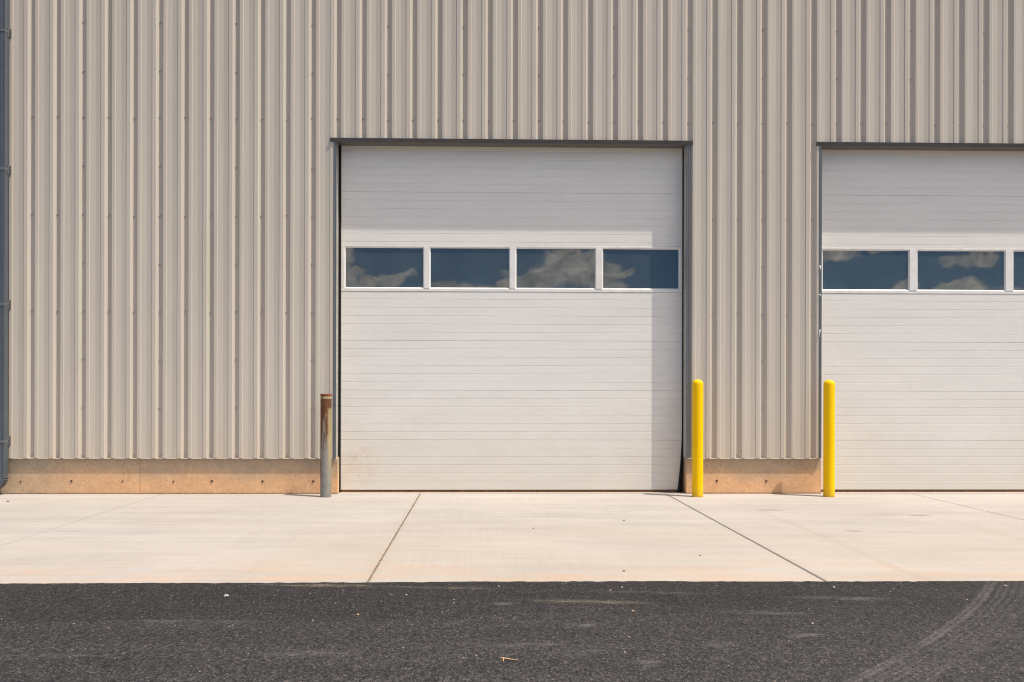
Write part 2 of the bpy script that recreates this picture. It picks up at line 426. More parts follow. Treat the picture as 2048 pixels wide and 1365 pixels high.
def extrude_z(bm, prof, z0, z1):
    a = [bm.verts.new((x, y, z0)) for x, y in prof]; b = [bm.verts.new((x, y, z1)) for x, y in prof]
    n = len(prof)
    for i in range(n):
        j = (i + 1) % n
        bm.faces.new((a[i], a[j], b[j], b[i]))
    bm.faces.new(a); bm.faces.new(b[::-1])
def lathe(bm, prof, seg=48):
    """(r,z) profile from bottom to top; r = 0 closes"""
    rings = []
    for r, z in prof:
        if r < 1e-6: rings.append([bm.verts.new((0, 0, z))])
        else: rings.append([bm.verts.new((r * math.cos(2 * math.pi * k / seg), r * math.sin(2 * math.pi * k / seg), z)) for k in range(seg)])
    for a, b in zip(rings, rings[1:]):
        for k in range(seg):
            l = (k + 1) % seg
            if len(a) == 1: bm.faces.new((a[0], b[l], b[k]))
            elif len(b) == 1: bm.faces.new((a[k], a[l], b[0]))
            else: bm.faces.new((a[k], a[l], b[l], b[k]))
def tube(bm, pts, rads, seg=8):
    rings = []
    for i, (p, r) in enumerate(zip(pts, rads)):
        p = Vector(p); q = Vector(pts[min(i + 1, len(pts) - 1)]) - Vector(pts[max(i - 1, 0)])
        q.normalize(); u = q.orthogonal().normalized(); w = q.cross(u)
        rings.append([bm.verts.new(p + r * (math.cos(2 * math.pi * k / seg) * u + math.sin(2 * math.pi * k / seg) * w)) for k in range(seg)])
    for a, b in zip(rings, rings[1:]):
        # match the closest vertex so that rings do not twist
        off = min(range(seg), key=lambda s: (a[0].co - b[s].co).length)
        for k in range(seg):
            bm.faces.new((a[k], a[(k + 1) % seg], b[(k + 1 + off) % seg], b[(k + off) % seg]))
    bm.faces.new(rings[0][::-1]); bm.faces.new(rings[-1])

# ------------------------------------------------------------------ ground
JX = [(-6.80, 0.006, M_DARKJ), (-3.818, 0.005, M_DARKJ), (-0.729, 0.015, M_SOIL), (2.258, 0.013, M_DARKJ), (5.28, 0.007, M_DARKJ), (8.32, 0.012, M_DARKJ)]
YE = -5.12      # asphalt edge
def slab_mesh():
    bm = bmesh.new()
    xs = [-16.0] + [j[0] for j in JX] + [20.0]
    for i in range(len(xs) - 1):
        l = xs[i] + (JX[i - 1][1] / 2 if i else 0); r = xs[i + 1] - (JX[i][1] / 2 if i < len(JX) else 0)
        # rounded tooled edge: a 6 mm chamfer down to 25 mm
        e = 0.006
        prof = [(l, -0.03), (l, -0.006), (l + e, 0.0), (r - e, 0.0), (r, -0.006), (r, -0.03)]
        a = [bm.verts.new((x, YE - 0.35, z)) for x, z in prof]; b = [bm.verts.new((x, -0.006, z)) for x, z in prof]
        for k in range(len(prof) - 1):
            bm.faces.new((a[k], a[k + 1], b[k + 1], b[k]))
        # wall-side edge
        c = [bm.verts.new((l, 0.0, -0.03)), bm.verts.new((r, 0.0, -0.03))]
        bm.faces.new((b[2], b[3], c[1], c[0]))
    # door sill slabs behind the joint, 2 mm higher than the apron
    a = [bm.verts.new(p) for p in ((-16, 0.004, -0.03), (20, 0.004, -0.03), (20, 0.006, 0.002), (-16, 0.006, 0.002), (20, 0.6, 0.002), (-16, 0.6, 0.002))]
    bm.faces.new((a[0], a[1], a[2], a[3])); bm.faces.new((a[3], a[2], a[4], a[5]))
    return bm
tag(link('apron', slab_mesh(), M_CON), kind='structure')
bm = bmesh.new()
for x, w, mt in JX:
    if mt is M_DARKJ: box(bm, x - w / 2 - 0.004, x + w / 2 + 0.004, YE - 0.3, 0.0, -0.05, -0.009)
box(bm, -16, 20, -0.01, 0.01, -0.05, -0.010)
tag(link('joint_filler', bm, M_DARKJ), kind='structure')
bm = bmesh.new()
x, w = JX[2][0], JX[2][1]
n = 160; prev = None
for i in range(n + 1):
    yy = (YE - 0.2) * (1 - i / n); h = -0.006 + random.uniform(-0.004, 0.005)
    row = [bm.verts.new((x - w / 2 - 0.003, yy, h - 0.002)), bm.verts.new((x + random.uniform(-.004, .004), yy, h + random.uniform(-.002, .003))), bm.verts.new((x + w / 2 + 0.003, yy, h - 0.002))]
    if prev:
        for k in range(2): bm.faces.new((prev[k], prev[k + 1], row[k + 1], row[k]))
    prev = row
tag(link('joint_soil', bm, M_SOIL), kind='structure')
# asphalt: one sheet with an uneven rolled edge
bm = bmesh.new()
n = 900
rows = [[], [], []]
ph = [random.uniform(0, 6.28) for _ in range(6)]
for i in range(n + 1):
    xx = -16 + 36 * i / n
    w = 0.014 * math.sin(xx * 0.7 + ph[0]) + 0.006 * math.sin(xx * 1.9 + ph[1]) + 0.002 * math.sin(xx * 6.1 + ph[2]) + random.gauss(0, 0.004)
    if xx > 3.0: w += 0.006 * (xx - 3.0) if xx < 6 else 0.018
    rows[0].append(bm.verts.new((xx, YE + w + 0.006, 0.0005)))
    rows[1].append(bm.verts.new((xx, YE + w - 0.010 + random.uniform(-.004, .004), 0.011 + random.uniform(-.001, .001))))
    rows[2].append(bm.verts.new((xx, YE - 0.10, 0.012)))
for a, b in zip(rows, rows[1:]):
    for i in range(n): bm.faces.new((a[i], a[i + 1], b[i + 1], b[i]))
f0, f1 = bm.verts.new((-16, -60, 0.012)), bm.verts.new((20, -60, 0.012))
far = [f0, f1]
bm.faces.new(rows[2] + [f1, f0])
tag(link('asphalt_road', bm, M_ASP), kind='structure')
bm = bmesh.new()
v = [bm.verts.new(p) for p in ((-900, -900, -0.06), (900, -900, -0.06), (900, 900, -0.06), (-900, 900, -0.06))]; bm.faces.new(v)
tag(link('ground', bm, M_GROUND), kind='structure')

# ------------------------------------------------------------------ the building
B = tag(empty('metal_building', (0, 0, 0)), 'tan ribbed metal building with white overhead doors on an orange stained concrete base', 'building')
P = 0.3036; XB = -5.375
YF = -0.032
# one rib period measured from the foot of the sunlit slope
PROF = [(-0.033, YF), (0.0, 0.004), (0.022, 0.004), (0.055, YF), (0.090, YF), (0.0985, YF + 0.0052), (0.161, YF + 0.0110), (0.223, YF + 0.0052), (0.2270, YF)]
def yat(x):
    t = (x - XB + 0.033) % P - 0.033
    pts = PROF + [(P - 0.033, YF)]
    for (a, ya), (b, yb) in zip(pts, pts[1:]):
        if a <= t <= b: return ya + (yb - ya) * (t - a) / (b - a)
    return YF
def cladding(bm, x0, x1, z0, z1):
    k0 = math.floor((x0 - XB) / P) - 1; k1 = math.ceil((x1 - XB) / P) + 1
    xs = [XB + k * P + t for k in range(k0, k1 + 1) for t, _ in PROF]
    xs = [x0] + [x for x in xs if x0 + 0.002 < x < x1 - 0.002] + [x1]
    front = [(x, yat(x)) for x in xs]
    th = 0.0012
    a = [bm.verts.new((x, y, z0)) for x, y in front]; b = [bm.verts.new((x, y, z1)) for x, y in front]
    c = [bm.verts.new((x, y + th, z0)) for x, y in front]
    for i in range(len(xs) - 1):
        bm.faces.new((a[i], a[i + 1], b[i + 1], b[i]))
        bm.faces.new((a[i + 1], a[i], c[i], c[i + 1]))
ZB, ZT = 0.434, 7.6
XL, XR = -8.2, 12.4
D1 = (-1.737, 2.503); D2 = (4.153, 9.060)
ZH = 4.283
bm = bmesh.new()
cladding(bm, XL, D1[0] - 0.026, ZB, ZT)
cladding(bm, D1[0] - 0.026, D1[1] + 0.030, ZH, ZT)
cladding(bm, D1[1] + 0.030, D2[0] - 0.030, ZB, ZT)
cladding(bm, D2[0] - 0.030, D2[1] + 0.030, ZH, ZT)
cladding(bm, D2[1] + 0.030, XR, ZB, ZT)
clad = link('wall_cladding', bm, M_CLAD, B)
# dark backing behind the sheet and the rest of the shell
bm = bmesh.new()
for x0, x1, z0 in ((XL, D1[0] - 0.004, 0.44), (D1[0] - 0.004, D1[1] + 0.004, 4.36), (D1[1] + 0.004, D2[0] - 0.004, 0.44), (D2[0] - 0.004, D2[1] + 0.004, 4.36), (D2[1] + 0.004, XR, 0.44)):
    box(bm, x0, x1, 0.012, 0.21, z0, 7.55)
link('wall_lining', bm, M_SEAL, B)
bm = bmesh.new()
box(bm, XL, XL + 0.05, 0.24, 18, 0.434, 7.55); box(bm, XR - 0.05, XR, 0.24, 18, 0.434, 7.55); box(bm, XL, XR, 18, 18.05, 0.434, 7.55)
link('side_wall', bm, M_CLAD, B)
bm = bmesh.new()
prof = [(-0.10, 7.60), (-0.10, 7.72), (9.0, 8.50), (18.2, 7.72), (18.2, 7.60), (9.0, 8.38)]
extrude_x(bm, prof, XL - 0.1, XR + 0.1)
link('roof', bm, M_ROOF, B)
# concrete base wall, three lengths
def fnd(x0, x1, name='foundation_wall'):
    bm = bmesh.new()
    # slightly uneven top arris, chipped corners
    nx = max(6, int((x1 - x0) / 0.12))
    rows = []
    for i in range(nx + 1):
        x = x0 + (x1 - x0) * i / nx
        ch = 0.005 + 0.004 * random.random()
        if i in (0, nx): ch = 0.02
        rows.append([bm.verts.new((x, 0.008 + random.uniform(-.0006, .0006), -0.03)), bm.verts.new((x, 0.008, 0.436 - ch)),
                     bm.verts.new((x, 0.008 + ch, 0.436)), bm.verts.new((x, 0.26, 0.436)), bm.verts.new((x, 0.26, -0.03))])
    for a, b in zip(rows, rows[1:]):
        for k in range(4): bm.faces.new((a[k], a[k + 1], b[k + 1], b[k]))
    bm.faces.new(rows[0]); bm.faces.new(rows[-1][::-1])
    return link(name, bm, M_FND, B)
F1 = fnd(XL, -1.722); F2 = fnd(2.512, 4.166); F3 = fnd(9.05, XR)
bm = bmesh.new()
lathe(bm, [(0.0, -0.0012), (0.010, -0.0012), (0.013, -0.003), (0.0165, -0.003), (0.0168, 0.004)], 14)
bmesh.ops.rotate(bm, verts=bm.verts, matrix=Matrix.Rotation(math.radians(90), 3, 'X'))
hole = link('tie_hole', bm, M_HOLE, F1)
first = True
for x, z, par in [(-5.50, 0.148, F1), (-4.895, 0.152, F1), (-4.285, 0.155, F1), (-3.68, 0.153, F1), (-3.235, 0.150, F1), (-2.62, 0.152, F1), (-2.02, 0.150, F1),
                  (2.89, 0.155, F2), (3.486, 0.156, F2), (9.5, 0.152, F3), (10.1, 0.152, F3)]:
    h = hole if first else hole.copy()
    if not first: COL.objects.link(h)
    first = False
    h.parent = par; h.location = (x + random.uniform(-.008, .008), 0.006, z + random.uniform(-.004, .004))
    s = random.uniform(0.55, 0.95); h.scale = (s, 1, s)

# ---- cladding screws
def screw_bm():
    bm = bmesh.new()
    lathe(bm, [(0.0120, 0.0), (0.0120, 0.0030), (0.0080, 0.0042), (0.0080, 0.0135), (0.0, 0.0150)], 8)
    bmesh.ops.rotate(bm, verts=bm.verts, matrix=Matrix.Rotation(math.radians(90), 3, 'X'))
    return bm
spots = []
RZ = [4.523, 3.352, 2.192]; LZ = [5.66, 5.075, 3.935, 2.772, 1.615, 1.041]
def open_at(x, z):
    for d in (D1, D2):
        if d[0] - 0.05 < x < d[1] + 0.04 and z < 4.30: return False
    return XL < x < XR
low = []
for k in range(-9, 58):
    x = XB + P * k + 0.004
    for z in RZ:
        if open_at(x, z): spots.append((x, z))
    if (k - 2) % 3 == 0:
        for z in LZ:
            if open_at(x, z): spots.append((x, z))
    if open_at(x, 0.47): low.append((x, 0.472))
spots.sort(key=lambda p: abs(p[0] - 0.4) + (0 if -5.65 < p[0] < 6.6 and p[1] < 5.9 else 50))
near, rest = spots[:99], spots[99:]
sc0 = link('screw', screw_bm(), M_SCREW, clad)
for i, (x, z) in enumerate(near):
    o = sc0 if i == 0 else sc0.copy()
    if i: COL.objects.link(o); o.parent = clad
    o.location = (x + random.uniform(-.003, .003), 0.004, z + random.uniform(-.012, .012)); o.rotation_euler = (0, random.uniform(0, 1), 0)
bm = bmesh.new()
for x, z in rest + low:
    t = screw_bm(); me = bpy.data.meshes.new('screw_tmp'); t.to_mesh(me); t.free()
    n0 = len(bm.verts); bm.from_mesh(me); bm.verts.ensure_lookup_table()
    bmesh.ops.translate(bm, verts=bm.verts[n0:], vec=(x + random.uniform(-.003, .003), 0.004, z + random.uniform(-.008, .008)))
    bpy.data.meshes.remove(me)
tag(link('screw', bm, M_SCREW, clad), kind='stuff')
# folded base trim under the sheets
for x0, x1 in ((XL, D1[0] - 0.004), (D1[1] + 0.006, D2[0] + 0.004), (D2[1] + 0.004, XR)):
    bm = bmesh.new()
    extrude_x(bm, [(0.0074, 0.4370), (0.0074, 0.4310), (-0.0270, 0.4285), (-0.0285, 0.4265), (-0.0293, 0.4268), (-0.0278, 0.4312), (-0.0278, 0.4334)], x0, x1)
    link('base_trim', bm, M_CLAD, B)

# ---- overhead doors with their trim
YD = 0.163
PIT = 0.1016
def plank_strip(bm, x0, x1, zs, z_lo, z_hi, deep):
    """flat steel face with a pressed line at every z in zs; lines in `deep` are section joints"""
    prof = [(YD, z_lo)]
    for z in zs:
        if not (z_lo + 0.01 < z < z_hi - 0.01): continue
        d, w = (0.0060, 0.0042) if z in deep else (0.0036, 0.0038)
        prof += [(YD, z - w), (YD + d, z - w * 0.15), (YD + d, z + w * 0.25), (YD, z + w * 1.2)]
    prof.append((YD, z_hi))
    # faint crown on each plank so that they do not read as one flat sheet
    a = [bm.verts.new((x0, y, z)) for y, z in prof]; b = [bm.verts.new((x1, y, z)) for y, z in prof]
    for i in range(len(prof) - 1): bm.faces.new((a[i], a[i + 1], b[i + 1], b[i]))
    # folded ends
    a2 = [bm.verts.new((x0, YD + 0.045, z)) for y, z in prof]; b2 = [bm.verts.new((x1, YD + 0.045, z)) for y, z in prof]
    for i in range(len(prof) - 1):
        bm.faces.new((a[i + 1], a[i], a2[i], a2[i + 1])); bm.faces.new((b[i], b[i + 1], b2[i + 1], b2[i]))
    bm.faces.new((a[0], b[0], b2[0], a2[0]))
    bm.faces.new((b[-1], a[-1], a2[-1], b2[-1]))
P1 = ((-1.660, -0.697), (-0.622, 0.358), (0.433, 1.418), (1.504, 2.457))
P2 = ((4.235, 5.322), (5.425, 6.530), (6.635, 7.740), (7.845, 8.985))
def overhead_door(xa, xb, ps, name='overhead_door'):
    """xa, xb: clear opening"""
    l, r = xa + 0.030, xb - 0.011
    z0 = 0.034
    zw0, zw1 = z0 + 24 * PIT - 0.006, 3.035
    bm = bmesh.new()
    lines = [z0 + PIT * i for i in range(1, 24)]
    deep = [z0 + PIT * i for i in (6, 12, 18)]
    plank_strip(bm, l, r, lines, z0, zw0 - 0.003, deep)
    ul = [3.075 + PIT * i for i in range(0, 13)]
    plank_strip(bm, l, r, ul, zw1 + 0.002, 4.36, [ul[6]])
    d = link(name, bm, M_DOOR, B)
    # window section: aluminium rails and mullions, bevelled inner edges
    bm = bmesh.new()
    yo, yi = YD - 0.004, YD + 0.03
    zb, zt = 2.508, 3.008
    box(bm, l, r, yo, yi, zw0, zb - 0.003)
    box(bm, l, r, yo, yi, zt + 0.003, zw1)
    xs = [l] + [v for p in ps for v in p] + [r]
    for i in range(0, len(xs), 2):
        box(bm, xs[i] + (0.0 if i == 0 else 0.003), xs[i + 1] - (0.0 if i == 8 else 0.003), yo - (0.0 if i in (0, 8) else 0.004), yi, zb - 0.003 - 0.0005, zt + 0.003 + 0.0005)
    fr = link('window_frame', bm, M_FRAME, d, bevel=0.004)
    # glazing beads
    bm = bmesh.new()
    for a, b_ in ps:
        w, y0, y1 = 0.010, YD - 0.001, YD + 0.012
        o = [(a - 0.004, zb - 0.004), (b_ + 0.004, zb - 0.004), (b_ + 0.004, zt + 0.004), (a - 0.004, zt + 0.004)]
        n_ = [(a + w, zb + w), (b_ - w, zb + w), (b_ - w, zt - w), (a + w, zt - w)]
        vo = [bm.verts.new((x, y0, z)) for x, z in o]; vi = [bm.verts.new((x, y1, z)) for x, z in n_]
        for k in range(4): bm.faces.new((vo[k], vo[(k + 1) % 4], vi[(k + 1) % 4], vi[k]))
    link('glazing_bead', bm, M_FRAME, d)
    for i, (a, b_) in enumerate(ps):
        bm = bmesh.new()
        box(bm, a - 0.002, b_ + 0.002, YD + 0.0115, YD + 0.026, zb - 0.002, zt + 0.002)
        pn = link('window_pane', bm, M_GLASS, d)
        # panes never sit perfectly true in their beads
        cx = Vector(((a + b_) / 2, YD + 0.019, 2.758)); rr = random.Random(int(a * 1000))
        tm = Matrix.Translation(cx) @ Matrix.Rotation(math.radians(rr.uniform(-.14, .14)), 4, 'Z') @ Matrix.Rotation(math.radians(rr.uniform(-.10, .10)), 4, 'X') @ Matrix.Translation(-cx)
        pn.data.transform(tm)
    # dusty bottom seal: two lips
    bm = bmesh.new()
    extrude_x(bm, [(YD + 0.004, 0.003), (YD + 0.002, 0.016), (YD + 0.008, 0.020), (YD + 0.006, 0.0335), (YD + 0.03, 0.0335), (YD + 0.03, 0.003)], l + 0.002, r - 0.002)
    link('bottom_seal', bm, M_BSEAL, d)
    return d
dr1 = overhead_door(*D1, P1); dr2 = overhead_door(*D2, P2)
def seal(x0, x1, kick=0.0):
    """rubber side seal; kick: how far its foot has pulled away into the opening"""
    bm = bmesh.new(); prev = None
    for i in range(41):
        z = 0.004 + (4.26 - 0.004) * i / 40
        t = max(0.0, 1 - z / 0.75) ** 1.6
        a = x0 - kick * t; b = x1 - kick * 0.35 * t
        row = [bm.verts.new((a, YD - 0.012 - 0.02 * t, z)), bm.verts.new(((a + b) / 2, YD - 0.020 - 0.02 * t, z)), bm.verts.new((b, YD - 0.012, z)), bm.verts.new((b, YD + 0.03, z)), bm.verts.new((a, YD + 0.03, z))]
        if prev:
            for k in range(5): bm.faces.new((prev[k], prev[(k + 1) % 5], row[(k + 1) % 5], row[k]))
        prev = row
    return link('weather_seal', bm, M_SEAL, B)
seal(D1[0] + 0.003, D1[0] + 0.031); seal(D1[1] - 0.013, D1[1] + 0.003, 0.055)
seal(D2[0] + 0.003, D2[0] + 0.031); seal(D2[1] - 0.013, D2[1] + 0.003)
def jamb(x_in, side):
    """folded trim: face on the wall, return into the opening. side +1: opening lies to the right"""
    bm = bmesh.new(); t = 0.0015
    xo = x_in - side * 0.031
    yf = -0.036
    pr = [(xo, YF + 0.004), (xo, yf), (xo + side * 0.009, yf - 0.002), (xo + side * 0.013, yf + 0.001), (x_in, yf), (x_in, -0.004), (x_in - side * t, -0.004), (x_in - side * t, yf + t + 0.002), (xo + side * t, yf + t + 0.002), (xo + side * t, YF + 0.004)]
    extrude_z(bm, pr, 0.438, 4.262)
    o = link('jamb_trim', bm, M_TRIM, B)
    bm = bmesh.new()
    box(bm, *sorted((x_in - side * 0.012, x_in - side * 0.001)), -0.003, 0.20, 0.438, 4.255)
    link('door_reveal', bm, M_REVEAL, B)
    return o
jamb(D1[0], 1); jamb(D1[1], -1); j2 = jamb(D2[0], 1); jamb(D2[1], -1)
# lower returns between trim and slab are the bare ends of the base wall, already built
def head(xa, xb):
    bm = bmesh.new()
    pr = [(-0.002, 4.292), (-0.0335, 4.289), (-0.0535, 4.284), (-0.0540, 4.281), (-0.038, 4.238), (-0.026, 4.240), (0.19, 4.248), (0.19, 4.251), (-0.022, 4.2425), (-0.0355, 4.2425), (-0.048, 4.280), (-0.002, 4.288)]
    extrude_x(bm, pr, xa - 0.073, xb + 0.068)
    return link('head_trim', bm, M_HEAD, B)
h1 = head(*D1); h2 = head(*D2)
# shreds of protective film left on the second door's left jamb
def film(x, z, h, parent, seed):
    r = random.Random(seed); bm = bmesh.new(); prev = None
    for i in range(7):
        t = i / 6
        zz = z - h * t; y = -0.0405 - 0.010 * math.sin(t * 2.6) * r.uniform(0.5, 1.2); w = 0.010 * (1 - 0.75 * t) * r.uniform(0.7, 1.2)
        dx = 0.006 * math.sin(3 * t + seed)
        row = [bm.verts.new((x - w + dx, y, zz)), bm.verts.new((x + w + dx, y - 0.004 * r.random(), zz))]
        if prev: bm.faces.new((prev[0], prev[1], row[1], row[0]))
        prev = row
    o = link('peeling_film', bm, M_FILM, parent)
    md = o.modifiers.new('thick', 'SOLIDIFY'); md.thickness = 0.0008
film(4.127, 2.78, 0.055, j2, 1); film(4.131, 2.43, 0.022, j2, 5); film(4.129, 2.00, 0.085, j2, 9)

# ---- downspout at the left edge
X1 = -5.624; X0 = X1 - 0.104; YA, YB = -0.136, -0.046
def spout_ring():
    """rectangular pipe with pressed flutes, outline (x, y) anticlockwise from front left"""
    pts = []
    n = 5; w = (X1 - X0 - 0.02) / n
    pts.append((X0, YA))
    for i in range(n):
        a = X0 + 0.010 + i * w
        pts += [(a, YA), (a + w * 0.25, YA + 0.0045), (a + w * 0.7, YA + 0.0045), (a + w * 0.9, YA)]
    pts += [(X1, YA)]
    m = 3; d = (YB - YA) / m
    for i in range(m):
        a = YA + i * d
        pts += [(X1, a + d * 0.35), (X1 - 0.003, a + d * 0.5), (X1, a + d * 0.65)]
    pts += [(X1, YB), (X0, YB)]
    return pts
ring = spout_ring()
bm = bmesh.new(); extrude_z(bm, ring, 0.218, 7.55)
ds = link('downspout', bm, M_SPOUT, B)
# elbow turning left, pleated round its outside
bm = bmesh.new()
inner = 0.055; cxp = X0 - inner; prev = None; NP = 34
for i in range(NP + 1):
    t = i / NP; ang = math.radians(72) * t
    puff = 0.0085 * (0.5 - 0.5 * math.cos(t * NP * math.pi * 0.5)) * (1 if 0.04 < t < 0.9 else 0)
    row = []
    for x, y in ring:
        f = (x - X0) / (X1 - X0)
        rr = inner + (x - X0) + puff * f * 1.4 + (0.001 if t == 0 else 0)
        yy = y
        if abs(y - YA) < 0.006: yy = YA - puff * f + (y - YA) * (1 - t)
        row.append(bm.verts.new((cxp + rr * math.cos(ang), yy, 0.222 - rr * math.sin(ang) - 0.0)))
    if prev:
        for k in range(len(row)):
            l = (k + 1) % len(row)
            bm.faces.new((prev[k], prev[l], row[l], row[k]))
    prev = row
el = link('elbow', bm, M_SPOUT, ds)
md = el.modifiers.new('thick', 'SOLIDIFY'); md.thickness = 0.0012
for i, z in enumerate((5.50, 3.865, 2.262, 0.640)):
    bm = bmesh.new()
    box(bm, X0 - 0.003, X1 + 0.0025, YA - 0.0022, YA - 0.0002, z - 0.016, z + 0.016)
    box(bm, X1 + 0.0006, X1 + 0.0026, YA - 0.0002, YB + 0.012, z - 0.016, z + 0.016)
    # the tab that folds out on to the wall panel and the screw through it
    box(bm, X1 + 0.0026, X1 + 0.025, -0.0385, -0.0355, z - 0.055, z + 0.055)
    box(bm, X1 + 0.010, X1 + 0.019, -0.047, -0.0385, z + 0.008, z + 0.018)
    box(bm, X1 + 0.010, X1 + 0.019, -0.047, -0.0385, z - 0.030, z - 0.020)
    box(bm, X1 + 0.0026, X1 + 0.004, -0.075, -0.0385, z - 0.055, z + 0.055)
    link('strap', bm, M_STEEL, ds)

# ------------------------------------------------------------------ bollards
YBOL = -0.30
rb = tag(empty('steel_bollard', (-1.808, YBOL, 0.0)), 'rusty flat-topped grey steel pipe bollard left of the middle door', 'bollard')
bm = bmesh.new()
pr = [(0.0, 0.0)] + [(0.0655, 0.0), (0.0645, 0.012)] + [(0.0645, 0.03 + 0.0285 * i) for i in range(40)] + [(0.0645, 1.176), (0.0, 1.176)]
lathe(bm, pr, 40)
p = link('pipe', bm, M_RUST, rb, smooth=True)
md = p.modifiers.new('bevel', 'BEVEL'); md.width = 0.002; md.limit_method = 'ANGLE'; md.angle_limit = math.radians(40)
bm = bmesh.new()
lathe(bm, [(0.0, 1.177), (0.062, 1.177), (0.0630, 1.183), (0.0655, 1.186), (0.0660, 1.204), (0.0635, 1.2085), (0.0, 1.2085)], 40)
# weld spatter dents
for v in bm.verts:
    if v.co.xy.length > 0.05: v.co.z += random.uniform(-.0008, .0008)
M_CAP = plain('rust_cap', (0.23, 0.082, 0.032), 0.9, spec=0.15, var=0.5, scale=55)
link('cap', bm, M_CAP, rb)
def yellow_bollard(x, label):
    bm = bmesh.new()
    r = 0.0655
    pr = [(0.0, 0.0), (r, 0.0)] + [(r, 0.02 + i * 0.1) for i in range(13)] + [(r, 1.326)]
    for i in range(1, 15):
        t = i / 14 * math.pi / 2
        pr.append((r * math.cos(t) ** 0.85 if i < 14 else 0.0, 1.332 + 0.056 * math.sin(t)))
    lathe(bm, pr, 56)
    o = link('bollard', bm, M_YEL, None, smooth=True)
    md = o.modifiers.new('bevel', 'BEVEL'); md.width = 0.002; md.limit_method = 'ANGLE'; md.angle_limit = math.radians(50)
    o.location = (x, YBOL, 0.0)
    return tag(o, label, 'bollard', 'yellow bollards beside the doors')
ya = yellow_bollard(2.574, 'yellow domed bollard at the right jamb of the middle door')
yb = ya.copy(); COL.objects.link(yb); yb.location = (4.144, YBOL, 0.0)
yb['label'] = 'yellow domed bollard in front of the left edge of the cropped right door'

# ------------------------------------------------------------------ litter
def stone(name, x, y, z, sx, sy, sz, mat, label, cat='stone', group=None, seed=0):
    r = random.Random(seed); bm = bmesh.new()
    bmesh.ops.create_icosphere(bm, subdivisions=2, radius=1.0)
    for v in bm.verts:
        k = 1 + r.uniform(-0.22, 0.22); v.co *= k
        v.co.x *= sx; v.co.y *= sy; v.co.z = (v.co.z * 0.8 + 0.55) * sz
        v.co.z = max(v.co.z, 0.0)
    o = link(name, bm, mat); o.location = (x, y, z); o.rotation_euler = (0, 0, r.uniform(0, 3)); o.scale = (0.82, 0.82, 0.82)
    return tag(o, label, cat, group)
ZA = 0.012
g = 'small stones lying on the asphalt'
stone('stone', -1.509, -5.512, ZA, 0.017, 0.011, 0.009, M_WSTONE, 'largest white stone, flat, on the asphalt left of the dark joint', group=g, seed=1)
stone('stone', -0.664, -5.98, ZA, 0.009, 0.008, 0.007, M_TSTONE, 'orange tan pebble on asphalt below the end of the dirt-filled joint', group=g, seed=2)
stone('stone', -0.44, -5.50, ZA, 0.009, 0.007, 0.006, M_WSTONE, 'tiny white pebble on asphalt right of the dirt-filled joint', group=g, seed=3)
stone('stone', 0.118, -5.27, ZA, 0.009, 0.007, 0.006, M_STONE, 'pale pebble on asphalt close to the concrete edge, below mid door', group=g, seed=4)
stone('stone', 0.80, -5.40, ZA, 0.009, 0.008, 0.007, M_TSTONE, 'tan pebble near asphalt edge, left one of two below the door shadow', group=g, seed=5)
stone('stone', 0.885, -5.31, ZA, 0.008, 0.007, 0.006, M_STONE, 'pale pebble nearest the concrete of two below the door shadow', group=g, seed=6)
stone('stone', 0.85, -5.92, ZA, 0.009, 0.008, 0.007, M_TSTONE, 'tan pebble beside the yellowish dust streak on asphalt', group=g, seed=7)
stone('stone', 2.21, -5.33, ZA, 0.010, 0.008, 0.008, M_STONE, 'pale pebble on asphalt below the end of the thin dark joint', group=g, seed=8)
stone('stone', 3.31, -5.30, ZA, 0.014, 0.009, 0.008, M_STONE, 'flat pale stone at top of the tyre track on asphalt', group=g, seed=9)
stone('stone', 1.75, -6.20, ZA, 0.010, 0.008, 0.006, M_STONE, 'pale chip on asphalt left of the tyre track', group=g, seed=10)
g = 'dark crumbs of leaf litter on the concrete'
for i, (x, y, s, lab) in enumerate([(1.38, -2.30, 0.014, 'dark leaf crumb on concrete below the right window of middle door'),
        (0.99, -4.735, 0.014, 'dark crumb on concrete near the asphalt, below middle door'),
        (1.66, -4.15, 0.012, 'dark crumb on concrete left of the thin dark joint'),
        (4.005, -4.68, 0.012, 'dark crumb on concrete in front of the right door'),
        (0.48, -2.80, 0.009, 'small dark crumb on concrete at the centre of the apron'),
        (-5.26, -0.75, 0.020, 'thin dark leaf scrap on concrete at far left near the base wall')]):
    stone('leaf_crumb', x, y, 0.0, s, s * 0.6, s * 0.5, M_LEAF, lab, 'leaf crumb', g, seed=40 + i)
# twig with one side shoot
bm = bmesh.new()
tube(bm, [(-0.032, 0.004, 0.008), (-0.018, 0.0, 0.010), (0.0, -0.003, 0.009), (0.03, -0.010, 0.006), (0.052, -0.012, 0.005), (0.066, -0.010, 0.007)], [0.0035, 0.0052, 0.0048, 0.0036, 0.0026, 0.0012], 7)
tube(bm, [(-0.011, -0.002, 0.009), (-0.012, -0.020, 0.007), (-0.014, -0.036, 0.004)], [0.0042, 0.0036, 0.0026], 7)
tw = link('twig', bm, M_TWIG, smooth=True); tw.location = (0.117, -6.815, ZA); tw.scale = (0.85, 0.85, 0.85)
tag(tw, 'short forked dry tan twig lying alone on the asphalt', 'twig')
# grit nobody could count
bm = bmesh.new(); r = random.Random(21)
for i in range(260):
    x = r.uniform(-4.2, 4.6); y = r.uniform(-7.4, -5.18); s = r.uniform(0.0012, 0.0030)
    q = [bm.verts.new((x + s * math.cos(a) * r.uniform(.6, 1.2), y + s * math.sin(a) * r.uniform(.6, 1.2), ZA)) for a in (0.3, 1.6, 2.9, 4.1, 5.2)]
    top = bm.verts.new((x, y, ZA + s * 0.9))
    for k in range(5): bm.faces.new((q[k], q[(k + 1) % 5], top))
tag(link('gravel', bm, M_STONE), kind='stuff')

